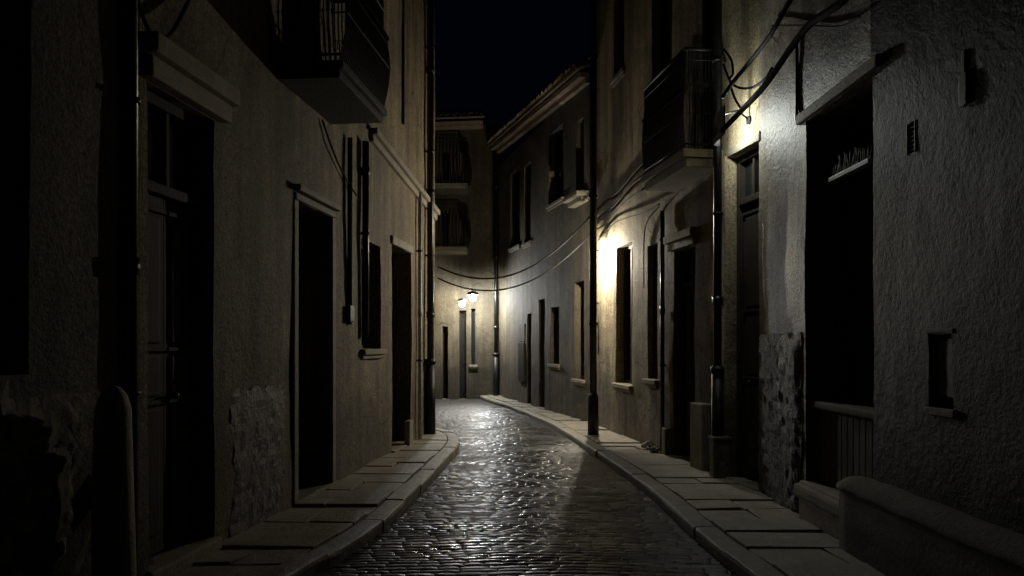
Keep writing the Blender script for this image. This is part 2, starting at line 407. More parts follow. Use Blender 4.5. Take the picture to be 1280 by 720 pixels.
def roof(root, fr, u0, u1, z0, z1, depth, over=.35, pitch=.33, name='roof'):
    """deck, cornice moulding and a row of barrel tiles with open ends at the eave"""
    m = MB(); b = []
    m.hexa([fr(u0 - .05, over, z0), fr(u1 + .05, over, z1), fr(u1 + .05, -depth, z1 + pitch * depth), fr(u0 - .05, -depth, z0 + pitch * depth),
            fr(u0 - .05, over, z0 + .05), fr(u1 + .05, over, z1 + .05), fr(u1 + .05, -depth, z1 + .05 + pitch * depth), fr(u0 - .05, -depth, z0 + .05 + pitch * depth)])
    for k in (0, 1):
        m.hexa([fr(u0, -.02, z0 - .22 + k * .1), fr(u1, -.02, z1 - .22 + k * .1), fr(u1, .1 + k * .12, z1 - .22 + k * .1), fr(u0, .1 + k * .12, z0 - .22 + k * .1),
                fr(u0, -.02, z0 - .125 + k * .1), fr(u1, -.02, z1 - .125 + k * .1), fr(u1, .1 + k * .12, z1 - .125 + k * .1), fr(u0, .1 + k * .12, z0 - .125 + k * .1)])
    n = int((u1 - u0) / .2)
    for k in range(n):
        u = u0 + (k + .5) * (u1 - u0) / n; zb = z0 + (z1 - z0) * (k + .5) / n + .06 + random.uniform(-.012, .012)
        ov = over + .05 + random.uniform(-.03, .03)
        for row in range(int(depth / .4)):
            o0 = ov - row * .38; o1 = o0 - .46; q = []
            for (o, lift, r) in ((o0, .02, .095), (o1, .0, .08)):
                zz = zb + (over - o) * pitch + lift
                q.append([m.bm.verts.new(fr(u + r * math.cos(a), o, zz + r * .75 * math.sin(a))) for a in [PI * t / 6 for t in range(7)]])
            for i in range(6): m.bm.faces.new([q[0][i], q[0][i + 1], q[1][i + 1], q[1][i]])
            if row == 0:
                q2 = [m.bm.verts.new(fr(u + .075 * math.cos(a), o0, zb + .02 + .075 * .75 * math.sin(a))) for a in [PI * t / 6 for t in range(7)]]
                for i in range(6): m.bm.faces.new([q[0][i], q[0][i + 1], q2[i + 1], q2[i]])
    return m.build(name, M['tile'], root)

# ================================================================== GROUND
KL = [(-1.95, 1.0), (-1.62, 3.4), (-1.39, 5.14), (-1.22, 5.85), (-1.07, 6.75), (-.97, 8.2), (-.86, 10.1), (-.78, 11.6), (-.84, 12.8), (-1.12, 13.7), (-1.8, 14.5), (-3.2, 15.0), (-7.5, 15.2)]
WL = [(-2.75, 1.0), (-2.5, 3.4), (-2.33, 5.14), (-2.25, 5.85), (-2.16, 6.75), (-2.02, 8.2), (-1.83, 10.1), (-1.68, 11.6), (-1.5, 12.9), (-1.4, 13.7), (-1.85, 14.0), (-3.2, 14.05), (-7.5, 14.1)]
KR = [(1.72, 1.0), (1.6, 3.4), (1.54, 5.14), (1.47, 6.2), (1.42, 8.0), (1.25, 10.0), (1.06, 11.9), (.69, 15.1), (.06, 18.5), (-.5, 20.9), (-.72, 21.8), (-.85, 22.5), (-.95, 23.1)]
WR = [(2.65, 1.0), (2.62, 3.4), (2.6, 5.14), (2.6, 6.2), (2.58, 8.0), (2.3, 10.0), (2.0, 11.9), (1.6, 15.1), (.8, 18.5), (.25, 20.9), (-.0, 21.8), (-.2, 22.5), (-.35, 23.1)]
def road():
    """worn setts laid in wavering courses across the lane, each one slightly tilted and rounded, over a sunk bed"""
    m = MB(); bm = m.bm; rnd = random.Random(3)
    crown = lambda x, y: .010 + .035 * max(0, 1 - ((x - .25) / 1.6) ** 2) + .014 * noise.noise(Vector((x * 1.3, y * .9, 0)))
    y = -3.0
    while y < 23.4:
        dy = rnd.uniform(.065, .1); x = -2.3 - rnd.random() * .2 if y < 13.2 else -7.9 - rnd.random() * .2
        x1 = 2.0 if y < 14 else 1.6
        while x < x1:
            dx = rnd.uniform(.13, .27); g_ = .004
            tx, ty, dz = rnd.gauss(0, .008), rnd.gauss(0, .014), rnd.gauss(0, .0014)
            fx, fy = (0, .06, .25, .5, .75, .94, 1), (0, .1, .3, .6, .88, 1)
            if y < 1 or y > 17: fx, fy = (0, .1, .5, .9, 1), (0, .2, .7, 1)
            G = []
            for a in fx:
                col = []
                for b in fy:
                    px, py = x + g_ + a * (dx - 2 * g_), y + g_ + b * (dy - 2 * g_)
                    e = min(a, 1 - a) * dx / .03; f = min(b, 1 - b) * dy / .03
                    h = -.005 * max(0, 1 - e) ** 2 - .007 * max(0, 1 - f) ** 2
                    px += .004 * noise.noise(Vector((px * 9, py * 9, 1))); py += .010 * noise.noise(Vector((px * 1.1, py * .4, 7)))
                    col.append(bm.verts.new((px, py, crown(px, py) + h + dz + tx * (a - .5) * dx + ty * (b - .5) * dy + .0015 * noise.noise(Vector((px * 22, py * 22, 2))))))
                G.append(col)
            for p, q in zip(G, G[1:]):
                for k in range(len(fy) - 1): f_ = bm.faces.new([p[k], q[k], q[k + 1], p[k + 1]]); f_.smooth = True
            x += dx
        y += dy
    n0 = [bm.verts.new(p) for p in ((-9, -6, -.014), (3.4, -6, -.014), (3.4, 24, -.014), (-9, 24, -.014))]; bm.faces.new(n0)
    return struct(m.build('road', M['road']))
road()
g = MB(); g.hexa([Vector(p) for p in ((-400, -400, -1), (400, -400, -1), (400, 600, -1), (-400, 600, -1), (-400, -400, -.12), (400, -400, -.12), (400, 600, -.12), (-400, 600, -.12))]); struct(g.build('ground', M['ground']))
def pavement(K, W, name):
    ks = crom([(x, y, 0) for x, y in K], 14); ws = crom([(x, y, 0) for x, y in W], 14)
    # arc-length resampling of the pairs
    acc = [0]
    for a, b in zip(ks, ks[1:]): acc.append(acc[-1] + (b - a).length)
    def at(s):
        s = max(0, min(acc[-1] - 1e-4, s)); i = 0
        while acc[i + 1] < s: i += 1
        t = (s - acc[i]) / (acc[i + 1] - acc[i]); return ks[i].lerp(ks[i + 1], t), ws[i].lerp(ws[i + 1], t)
    kw = .19; H = .125
    def q(s, t):            # t metres in from the kerb edge
        a, b = at(s); d = (b - a); return a + d.normalized() * min(t, d.length)
    Z = lambda v, z: Vector((v.x, v.y, z))
    base = MB(); n = int(acc[-1] / .15)
    va = [[base.bm.verts.new(Z(q(i * acc[-1] / n, .03), -.02)), base.bm.verts.new(Z(q(i * acc[-1] / n, .03), H - .022)), base.bm.verts.new(Z(at(i * acc[-1] / n)[1], H - .022))] for i in range(n + 1)]
    for a, b in zip(va, va[1:]):
        for k in (0, 1): base.bm.faces.new([a[k], a[k + 1], b[k + 1], b[k]])
    struct(base.build(name + '_bedding', M['base']))
    kb = MB(); s = 0
    while s < acc[-1] - .2:
        ln = random.uniform(.8, 1.15); e = min(s + ln, acc[-1]); sub = 12; g_ = .007
        dz = random.uniform(-.009, .009); ky = random.uniform(-.008, .008)
        prof = [(.012, -.03), (.0, H - .035), (.006, H - .012), (.018, H - .002), (.04, H), (kw * .5, H + .002), (kw - .02, H), (kw - .005, H - .006), (kw, H - .02)]; tk = random.uniform(-.004, .004)
        rings = []
        for k in range(sub + 1):
            t = s + g_ + (e - s - 2 * g_) * k / sub
            rings.append([kb.bm.verts.new(Z(q(t, p[0] + .012 + ky + .004 * noise.noise(Vector((t * 4, p[1] * 30, 0)))), p[1] + dz + .004 * noise.noise(Vector((t * 5, p[0] * 20, 3))))) for p in prof])
        for a, b in zip(rings, rings[1:]):
            for k in range(len(prof) - 1): f = kb.bm.faces.new([a[k], a[k + 1], b[k + 1], b[k]])
        for r_ in (rings[0], rings[-1]): kb.bm.faces.new(r_)
        s = e
    struct(kb.build(name + '_kerb', M['kerb']))
    pv = MB(); s = 0
    while s < acc[-1] - .2:
        e = min(s + random.uniform(.3, .56), acc[-1]); gap = .011
        full = (at((s + e) / 2)[1] - at((s + e) / 2)[0]).length
        cm = kw + .014 + (full - kw) * random.uniform(.4, .62); cols = [(kw + .022, full)] if random.random() < .55 else [(kw + .022, cm - .008), (cm + .008, full)]
        skew = random.uniform(-.05, .05)
        for c0, c1 in cols:
            dz = random.uniform(-.012, .012); tz = random.uniform(-.01, .01)
            P = [Z(q(s + gap, c0), 0), Z(q(e - gap, c0), 0), Z(q(e - gap + skew, c1), 0), Z(q(s + gap + skew, c1), 0)]
            if (P[2] - P[3]).length < .05: P[2] = P[3] + (P[1] - P[0]).normalized() * .06
            pv.hexa([Z(p, H - .05) for p in P] + [Z(P[0], H + dz), Z(P[1], H + dz + tz), Z(P[2], H + dz + tz), Z(P[3], H + dz)], .009)
        s = e
    struct(pv.build(name, M['slab']))
pavement(KL, WL, 'pavement_left')
pavement(KR, WR, 'pavement_right')

# hill behind the roofs
h = MB(); rows = []
for j in range(14):
    y = 70 + j * 14; row = []
    for i in range(41):
        x = -160 + i * 8
        hh = 34 * math.exp(-((x + 10) / 90) ** 2) * math.sin(min(1, j / 9) * PI / 2) + 2.5 * noise.noise(Vector((x * .03, y * .03, 0)))
        row.append(h.bm.verts.new((x, y, hh - 1.2)))
    rows.append(row)
for a, b in zip(rows, rows[1:]):
    for k in range(40): h.bm.faces.new([a[k], a[k + 1], b[k + 1], b[k]])
struct(h.build('hill', M['hill']))

# ================================================================== LEFT SIDE
LW = Frame((-2.69, .6), (-1.375, 13.6), -1)      # facade line of the left row; +X side is the street
LW = Frame((-2.15 + .1013 * (.6 - 5.9), .6), (-2.15 + .1013 * (13.9 - 5.9), 13.9), -1)
def rect(fr, l, r, tl, tr, bot=None, o=0):
    u0, u1 = sorted((fr.u(l, o), fr.u(r, o)))
    z1 = (fr.z(l, tl, o) + fr.z(r, tr, o)) / 2
    z0 = bot if bot is not None else .14
    return (u0, u1, z0, z1)
split = LW.u(160)
# -- near grey house
near_l = thing('grey_house', 'grey rough-plastered house at the left edge with rubble base and black opening', 'house', LW(0, 0, 0), 'houses lining the alley')
fl = Frame(tuple(LW(0, .03, 0))[:2], tuple(LW(split - .06, .03, 0))[:2], -1)
hn = (fl.u(-40), fl.u(38), fl.z(30, 468), 6.2)
facade(fl, 9.5, [hn], 6, rough_to=1.35, rough_amt=.045).build('wall', M['leftnear'], near_l)
window(near_l, fl, *hn, rec=.35, sill=False, shutter=.05)
m = MB(); ue = fl.u(122); G = []
for i in range(91):
    u = -.2 + (ue + .2) * i / 90; top = 1.42 + .16 * noise.noise(Vector((u * 1.7, 2, 0))) - .25 * max(0, u - ue + .5); col = []
    for j in range(61):
        z = -.05 + (top + .05) * j / 60
        d = noise.voronoi(Vector((u * 5.5, z * 7.5, 1.3)))[0]; e = min(1, (60 - j) / 6, (90 - i) / 6)
        o = .02 + .035 * min(1, (d[1] - d[0]) * 2.2) + .02 * noise.noise(Vector((u * 12, z * 12, 0)))
        col.append(m.bm.verts.new(fl(u, -.03 + (o + .03) * max(0, e) ** .5, z)))
    G.append(col)
for i in range(90):
    for j in range(60): f = m.bm.faces.new([G[i][j], G[i + 1][j], G[i + 1][j + 1], G[i][j + 1]]); f.smooth = True
m.build('rubble_base', M['rubble'], near_l)
roof(near_l, fl, 0, fl.len, 9.5, 9.5, 6)
# -- long house with three doors
town = thing('long_house', 'long warm-plastered house on the left with three dark doorways and an iron balcony', 'house', LW(split, 0, 0), 'houses lining the alley')
D1 = rect(LW, 189, 266, 52, 158, .2); D1 = (LW.u(184), LW.u(268), .2, 3.22)
D2 = rect(LW, 371, 414, 232, 288, .14)
D3 = rect(LW, 490, 514, 300, 322, .14)
W1 = (LW.u(452), LW.u(476), LW.z(464, 436), LW.z(464, 303))
U1 = (LW.u(352), LW.u(398), 4.1, 6.4)
facade(LW, 9.5, [D1, D2, D3, W1, U1], 7, u0=split, u1=LW.len).build('wall', M['left'], town)
door(town, LW, *D1, rec=.14, transom=.5, panels=(0, .42, .58, 1.0)); lintel(town, LW, D1[0], D1[1], D1[3], .13, .09, 2, .1, 'palestone')
door(town, LW, *D2, rec=.34, transom=.4); lintel(town, LW, D2[0], D2[1], D2[3], .07, .03, 2, .08)
door(town, LW, *D3, rec=.32, transom=0); lintel(town, LW, D3[0], D3[1], D3[3], .12, .03, 1, .04)
window(town, LW, *W1, rec=.2); window(town, LW, *U1, rec=.25, shutter=.06)
for (a, b, c, d) in (D2,): surround(town, LW, a, b, c, d, .1, .02)
plinth(town, LW, LW.u(288), LW.u(354), LW.z(320, 484), .014)
u0b, u1b = LW.u(430, .6), LW.u(482, .6)
balcony(town, LW, u0b, u1b + .05, 3.9, .56, h=1.15, sp=.04, belly=.07, slabmat='darkstone')
m = MB(); ua, ub = LW.u(462), LW.len - .02; zA = LW.z(470, 172); zB = LW.z(530, 256)
m.box(LW, ua, ub, -.02, .05, zA - .12, zA - .03, .01, 0, (zB - zA) / (ub - ua)); m.box(LW, ua, ub, -.02, .1, zA - .03, zA + .05, .012, 0, (zB - zA) / (ub - ua)); m.build('string_course', M['stone'], town)
pipe(town, LW, LW.u(538, .09), .09, .13, 9.4, .055)
pipe(town, LW, LW.u(525, .06), .06, .13, 4.0, .03, 'waste_pipe', shoe=False, mat='white')
pipe(town, LW, LW.u(457, .05), .05, LW.z(457, 420), 4.0, .04, 'vent_pipe', shoe=False)
pipe(town, LW, LW.u(161, .05), .05, .1, 9.4, .05, 'drainpipe', shoe=False)
m = MB(); a = LW.u(505); m.box(LW, a, a + .22, 0, .09, .1, LW.z(508, 525), .02, .006); m.build('pilaster_base', M['stone'], town)
m = MB(); a = LW.u(503); m.box(LW, a - .02, a + .03, -.01, .03, LW.z(503, 155), 9.0, .004); m.build('cable_duct', M['iron'], town)
roof(town, LW, split, LW.len, 9.5, 9.5, 7)

# ================================================================== RIGHT SIDE
RN = Frame((2.57, .6), (2.5, 8.1), 1)
grey = thing('near_right_house', 'grey stuccoed house nearest on the right with a half-boarded doorway', 'house', RN(0, 0, 0), 'houses lining the alley')
W5 = (RN.u(1091), RN.u(1007), .42, 3.5)
NI = (RN.u(1144), RN.u(1133), RN.z(1138, 192), RN.z(1138, 153))
LN = (RN.u(1190), RN.u(1160), RN.z(1175, 510), RN.z(1175, 417))
PL = (RN.u(1003), RN.len)
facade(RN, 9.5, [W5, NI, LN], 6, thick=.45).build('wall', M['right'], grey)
a, b, c, d = NI
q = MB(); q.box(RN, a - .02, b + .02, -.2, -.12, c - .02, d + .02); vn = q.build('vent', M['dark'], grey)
q = MB(); q.box(RN, a, a + .01, -.03, .002, c, d); q.box(RN, b - .01, b, -.03, .002, c, d)
k = c + .02
while k < d - .01: q.hexa([RN(a, -.03, k + .012), RN(b, -.03, k + .012), RN(b, -.004, k), RN(a, -.004, k), RN(a, -.03, k + .016), RN(b, -.03, k + .016), RN(b, -.004, k + .004), RN(a, -.004, k + .004)]); k += .028
q.build('grille', M['iron'], grey, vn)
a, b, c, d = LN
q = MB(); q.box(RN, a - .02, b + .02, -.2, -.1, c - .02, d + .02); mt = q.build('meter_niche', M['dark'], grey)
q = MB(); q.box(RN, a + .02, b - .02, -.1, -.035, c + .06, d - .03, .008); q.build('meter_door', M['iron'], grey, mt)
q = MB(); q.box(RN, a - .03, b + .03, -.02, .012, c - .05, c - .002, .008, .004); q.build('niche_sill', M['stone'], grey, mt)
q = MB(); q.box(RN, a - .02, b + .02, -.02, .009, d + .002, d + .035, .008, .006); q.build('niche_trim', M['stone'], grey, mt)
plinth(grey, RN, PL[0] + .01, PL[1] - .01, RN.z(975, 418))
# half-boarded doorway
lintel(grey, RN, W5[0], W5[1], W5[3], .09, .04, 1, .13)
q = MB(); zt5 = RN.z(1050, 512)
q.box(RN, W5[0] + .01, W5[1] - .01, -.2, -.03, zt5 - .04, zt5 + .03, .02, .004)
k = W5[0] + .01
while k < W5[1] - .05:
    q.box(RN, k, k + .10, -.15, -.1, W5[2], zt5 - .04, .008, .002); k += .107
q.build('half_door', M['grey_wood'], grey)
q = MB(); q.box(RN, W5[0] - .02, W5[1] + .02, -.3, .1, .30, W5[2] - .01, .03, .006); q.box(RN, W5[0] + .02, W5[1] - .02, -.3, .07, .0, .30, .02, .006); q.build('stone_step', M['stone'], grey)
dd = door(grey, RN, W5[0], W5[1], W5[2] + .01, W5[3], rec=.36, transom=.5, handle=False, panels=(0, .5, 1.0))
a, b = RN.u(1090, -.1), RN.u(1040, -.1); zz0, zz1 = RN.z(1060, 218, -.1), RN.z(1060, 208, -.1)
q = MB(); q.box(RN, a, b, -.13, -.07, zz0, zz0 + .035, .006)
for k in range(22):
    u = a + .02 + (b - a - .04) * k / 21 + random.uniform(-.008, .008); hgt = random.uniform(.08, .16)
    q.tube([RN(u, -.1, zz0 + .03), RN(u + random.uniform(-.012, .012), -.1 + random.uniform(-.02, .02), zz0 + .03 + hgt)], [.006, .002], 5)
q.build('spiked_bar', M['white'], grey)
m = MB(); a = RN.u(1206); zc = RN.z(1206, 112)
m.box(RN, a - .04, a + .04, -.005, .015, zc - .09, zc + .09, .006, .006); m.box(RN, a - .015, a + .02, -.005, .01, zc + .09, zc + .22, .004, .004); m.build('iron_hinge', M['iron'], grey)
roof(grey, RN, 0, RN.len, 9.5, 9.5, 6)

# -- middle house with balcony
RM = Frame((2.5, 8.1), (1.5, 14.7), 1)
mid = thing('balcony_house', 'pale plastered house on the right with iron balcony over two narrow windows', 'house', RM(0, 0, 0), 'houses lining the alley')
D4 = (RM.u(951), RM.u(912), .14, (RM.z(948, 166) + RM.z(905, 212)) / 2)
D5 = (RM.u(869), RM.u(842), .14, (RM.z(869, 300) + RM.z(842, 320)) / 2)
W6 = (RM.u(822), RM.u(809), RM.z(815, 474), RM.z(815, 306))
W7 = (RM.u(790), RM.u(770), RM.z(780, 480), RM.z(780, 306))
U6 = (RM.u(892), RM.u(866), 3.88, 6.3)
U7 = (RM.u(840), RM.u(815), RM.z(828, 150), 8.0)
U8 = (RM.u(781), RM.u(768), RM.z(775, 92), 8.0)
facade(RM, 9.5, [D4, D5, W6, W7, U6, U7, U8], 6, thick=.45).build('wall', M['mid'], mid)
door(mid, RM, *D4, rec=.13, transom=.4, leaves=1); lintel(mid, RM, D4[0], D4[1], D4[3], .1, .03, 1, .02)
door(mid, RM, *D5, rec=.14, transom=.35); lintel(mid, RM, D5[0], D5[1], D5[3], .1, .06, 2, .08)
window(mid, RM, *W6, rec=.12, shutter=.04); window(mid, RM, *W7, rec=.16)
for U in (U6, U7, U8): window(mid, RM, *U, rec=.2, shutter=.08, sill=U is not U6)
p_ = .43
balcony(mid, RM, RM.u(857, p_), RM.u(806, p_), 3.58, p_, h=1.12, sp=.038, belly=.03, thick=.2)
pipe(mid, RM, RM.u(897, .1), .1, .13, 9.4, .045)
pipe(mid, RM, RM.u(828, .05), .05, .1, 3.4, .03, 'waste_pipe', shoe=False)
uP = D4[1] + .01
m = MB(); m.box(RM, uP, uP + .13, -.01, .05, .56, D4[3] + .02, .008, .003); m.build('door_pier', M['mid'], mid)
m = MB(); m.box(RM, uP - .03, uP + .1, -.01, .19, .06, .54, .02, .005); m.box(RM, uP - .04, uP + .11, -.01, .2, .541, .58, .01, .003); m.build('pilaster_base', M['mid'], mid)
m = MB(); m.box(RM, RM.u(882, .1), RM.u(866, .1), -.01, .14, .08, RM.z(878, 505, .1), .02, .006); m.build('pilaster_base', M['stone'], mid)
m = MB(); m.box(RM, D5[1] + .06, D5[1] + .2, -.01, .1, .08, RM.z(838, 538, .1), .015, .005); m.build('pilaster_base', M['stone'], mid)
for i in range(3):
    m = MB(); za = RM.z(752, 262 + i * 13); zb = RM.z(806, 205 + i * 15)
    ua, ub = RM.u(746), RM.u(812)
    m.tube([RM(ua + (ub - ua) * t, .035 + .012 * i, za + (zb - za) * t + .03 * math.sin(t * 9 + i)) for t in [x / 14 for x in range(15)]], .014, 8); m.build('wall_cable', M['cable'], mid)
roof(mid, RM, 0, RM.len, 9.5, 9.5, 6)

# -- far right house, roofline in view
RF = Frame((1.47, 14.95), (-.40, 22.9), 1)
farh = thing('tiled_roof_house', 'dim ochre house beyond the right-hand pole with tiled eave seen against the sky', 'house', RF(0, 0, 0), 'houses lining the alley')
ZA, ZB = RF.z(733, 98), RF.z(622, 186)
def wr(l, r, t, b): return (RF.u(r), RF.u(l), RF.z((l + r) / 2, b), RF.z((l + r) / 2, t))
FH = [wr(686, 704, 162, 252), wr(655, 664, 205, 303), wr(638, 650, 212, 308), wr(720, 730, 150, 240),
      wr(718, 730, 352, 474), wr(688, 699, 384, 455)]
FD = [(RF.u(664), RF.u(659), .14, RF.z(661, 392)), (RF.u(681), RF.u(673), .14, RF.z(677, 374))]
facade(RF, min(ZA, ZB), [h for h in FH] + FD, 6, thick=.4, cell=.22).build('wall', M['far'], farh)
for i, h_ in enumerate(FH): window(farh, RF, *h_, rec=.16, shutter=.07 if i % 2 else None, sillout=.06)
for h_ in FD: door(farh, RF, *h_, rec=.25, transom=0, leaves=1)
# framed notice panel on the wall
m = MB(); a, b, c, d = wr(650, 657, 405, 427); m.box(RF, a, b, -.005, .03, c, d, .006); m.build('wall_panel', M['grey_wood'], farh)
m = MB(); a, b, c, d = wr(650, 657, 428, 477); m.box(RF, a, b, -.005, .05, c, d, .008); m.build('meter_box', M['iron'], farh)
rr = roof(farh, RF, 0, RF.len, ZA + .05, ZB + .05, 5.5, over=.28)
pipe(farh, RF, RF.len - .12, .08, .12, ZB, .06)
m = MB(); u = RF.u(732); zl = RF.z(730, 248); m.box(RF, .05, 1.0, -.02, .26, zl, zl + .09, .02, .005); m.box(RF, .1, .95, -.02, .16, zl - .1, zl - .002, .02, .005); m.build('ledge', M['stone'], farh)

# ================================================================== HOUSE CLOSING THE VIEW
FE = Frame((-7.6, 23.0), (-.34, 23.0), -1)
endh = thing('end_house', 'ochre house closing the far end of the alley, two stacked balconies', 'house', FE(0, 0, 0), 'houses lining the alley')
def we(l, r, t, b): return (FE.u(l), FE.u(r), FE.z(0, b) if b else .02, FE.z(0, t))
ED = [we(553, 560, 408, None), we(574, 583, 388, None)]
EW = [we(589, 594, 386, 456), we(553, 562, 190, 243), we(553, 562, 266, 318)]
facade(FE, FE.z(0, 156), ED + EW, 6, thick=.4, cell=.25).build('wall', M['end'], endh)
for h_ in ED: door(endh, FE, *h_, rec=.3, transom=0, leaves=1, mat='black_wood')
for i, h_ in enumerate(EW): window(endh, FE, *h_, rec=.3, sill=i == 0, mat='black_wood')
balcony(endh, FE, FE.u(520, .9), FE.u(583, .9), FE.z(0, 243) + .0, .9, h=1.25, sp=.09, thick=.14, br=.014, belly=.1)
balcony(endh, FE, FE.u(520, .9), FE.u(582, .9), FE.z(0, 319) + .0, .9, h=1.2, sp=.09, thick=.14, br=.014, belly=.1)
roof(endh, FE, 0, FE.u(604), FE.z(0, 163), FE.z(0, 152), 5, over=.4)

# ================================================================== LAMPS
def lamp(name, label, pos, n, wall, r, s, col, hood=1.5, rim=None, group='lit lamps along the alley', shield=None):
    """bracket from the wall, cap and a bare glowing globe"""
    t = thing(name, label, 'wall lamp', wall, group)
    P = Vector(pos); W = Vector(wall)
    b = MB(); b.tube([W, W + (P - W) * .4 + Vector((0, 0, .12)), P + Vector((0, 0, r + .07))], .012, 8); b.tube([W - Vector(n) * .01, W + Vector(n) * .025], .045, 12); b.build('bracket', M['iron'], t)
    g_ = MB(); g_.ball(P, r, 3); g_.build('globe', lamp_mat('glowing_' + name, col, s), t)
    if hood:
        h_ = MB(); rim = r + .012 if rim is None else rim; h_.tube([P + Vector((0, 0, rim)), P + Vector((0, 0, max(rim + .03, r + .05))), P + Vector((0, 0, r + .09))], [r * hood, r * (hood + 1) / 2, .015], 20, False); h_.tube([P + Vector((0, 0, rim)), P + Vector((0, 0, max(rim + .03, r + .05)))], [r * hood - .004, r * (hood + 1) / 2 - .004], 20, False); h_.build('cap', M['iron'], t)
    if shield: shield(t, P)
    return t
def S(W, r): return W / (4 * PI) / (PI * r * r)
ray = lambda px, y: (px - CX) / F_PX * y
# mounted on the middle house, behind the pole
yA = 13.8; PA = (ray(741.5, yA), yA, EYE + (HOR - 322) / F_PX * yA); uA = (yA - 8.1) / RM.d.y
WA = RM(uA, 0, PA[2] + .02)
def shieldA(t, P):  # plate added to keep this lamp's glare off the road and its bulb hidden
    m = MB(); ring = []
    for k in range(9):
        a_ = math.radians(-17 + 26 * k / 8); ring.append(Vector((P.x + .125 * math.sin(a_), P.y - .125 * math.cos(a_), 0)))
    for p, q in zip(ring, ring[1:]):
        e_ = Vector((.003, .004, 0)); z0, z1 = Vector((0, 0, P.z - .16)), Vector((0, 0, P.z + .12))
        m.hexa([p + z0, q + z0, q + e_ + z0, p + e_ + z0, p + z1, q + z1, q + e_ + z1, p + e_ + z1])
    m.build('shield', M['iron'], t)
lamp('alley_lamp', 'small lit lamp on the pale wall just behind the tall thin pole', PA, RM.n, WA, .032, S(400, .032), (1, .9, .72), shield=shieldA)
# cool lamp tucked against the wall near the big drainpipe, with an added street-side shield to hide its bulb
PB = (2.145, 8.3, 3.87)
def shieldB(t, P):
    m = MB()
    pts = [(-.05, -.42), (-.055, -.1), (-.05, .03), (-.02, .07), (.03, .08)]
    for (x0, y0), (x1, y1) in zip(pts, pts[1:]):
        d = Vector((x1 - x0, y1 - y0, 0)).normalized(); n_ = Vector((-d.y, d.x, 0)) * .006
        a_, b_ = Vector((P.x + x0, P.y + y0, 0)), Vector((P.x + x1, P.y + y1, 0))
        z0, z1 = Vector((0, 0, P.z - .2)), Vector((0, 0, P.z + .08))
        m.hexa([a_ - n_ + z0, b_ - n_ + z0, b_ + n_ + z0, a_ + n_ + z0, a_ - n_ + z1, b_ - n_ + z1, b_ + n_ + z1, a_ + n_ + z1])
    m.build('shield', M['iron'], t)
lamp('shielded_lamp', 'small lamp with an added iron street-side shield beside the thick drainpipe on the right', PB, RM.n, RM((PB[1] - 8.1) / RM.d.y, 0, PB[2] + .05), .03, S(40, .03), (.95, 1, .93), hood=False, shield=shieldB)
# two on the end house
PC = (ray(591, 22.1), 22.1, EYE + (HOR - 372) / F_PX * 22.1); PD = (ray(577.5, 22.2), 22.2, EYE + (HOR - 380) / F_PX * 22.2)
lamp('end_lamp', 'cold white lit lamp on the end house, the higher and right one of the pair', PC, FE.n, (PC[0], 23.0, PC[2] + .02), .095, S(380, .095), (.88, .94, 1), hood=1.9, rim=.08)
lamp('end_lamp', 'warm yellow lit lamp on the end house, the lower and left one of the pair', PD, FE.n, (PD[0], 23.0, PD[2] + .02), .075, S(150, .075), (1, .85, .55), hood=1.9, rim=.08)
# round the left corner, on the gable of the long house
PE = (-1.75, 14.35, 3.7)
lamp('corner_lamp', 'lamp round the left corner of the long house lighting the bend of the road', PE, (0, 1, 0), (-1.75, 13.92, 3.72), .04, S(170, .04), (1, .9, .7), hood=3.6, rim=-.1)

# ================================================================== SMALL THINGS
# tall thin pole
px_, py_ = ray(741.5, 12.9), 12.9
t = thing('utility_pole', 'tall thin dark iron pole standing on the right pavement before the pale house', 'pole', (px_, py_, .12))
m = MB(); m.tube([(px_, py_, .12), (px_, py_, 9.3)], [.06, .055], 16); m.build('shaft', M['zinc'], t)
m = MB(); m.tube([(px_, py_, .12), (px_, py_, .75), (px_, py_, .82)], [.09, .085, .06], 16); m.build('foot', M['iron'], t)
for z in (1.9, 3.95, 6.2):
    m = MB(); m.tube([(px_, py_, z), (px_, py_, z + .05)], .074, 16); m.tube([(px_, py_, z + .025), RM(RM.u(742), -.01, z + .025)], .012, 6); m.build('clamp', M['iron'], t)
# hook bracket beside it
m = MB(); u = RM.u(749); zc = RM.z(749, 380)
m.tube([RM(u, -.01, zc), RM(u, .1, zc + .05), RM(u, .16, zc + .12), RM(u, .12, zc + .2), RM(u, .06, zc + .17)], .012, 7); m.tube([RM(u, .02, zc - .9), RM(u, .02, zc)], .01, 7)
single(m, 'wall_hook', M['iron'], 'curled iron hook on the brightly lit wall to the right of the tall pole', 'hook', tuple(RM(u, 0, zc)))
# junction box on the left wall with its hanging cable
u = LW.u(433); zc = LW.z(433, 391)
t = thing('junction_box', 'small dark junction box on the left wall between second door and window', 'junction box', LW(u, 0, zc))
m = MB(); m.box(LW, u - .07, u + .07, -.005, .07, zc - .1, zc + .08, .012); m.build('casing', M['iron'], t)
m = MB(); m.box(LW, u + .08, u + .16, -.005, .05, zc - .07, zc + .04, .01); m.tube([LW(u + .05, .02, zc - .1), LW(u + .05, .02, zc - .13)], .03, 8); m.build('socket', M['iron'], t)
m = MB(); u = LW.u(437, .03); m.tube([LW(u, .03, zc + .08), LW(u, .035, 3.9)], .028, 8)
single(m, 'vertical_cable', M['cable'], 'straight black cable rising from the junction box to the left balcony', 'cable', tuple(LW(u, .03, zc + .08)))
def cable(name, pts, r, label, group=None, cat='cable', n=8):
    m = MB(); P = crom(pts, n); m.tube(P, r, 8); return single(m, name, M['cable'], label, cat, tuple(P[0]), group)
def on(fr, px, py, o): return fr(fr.u(px, o), o, fr.z(px, py, o))
cable('loose_cable', [on(LW, 403, 150, .03), on(LW, 415, 185, .04), on(LW, 428, 215, .03), on(LW, 446, 245, .03)], .011, 'thin black cable slanting down the left wall below the balcony')
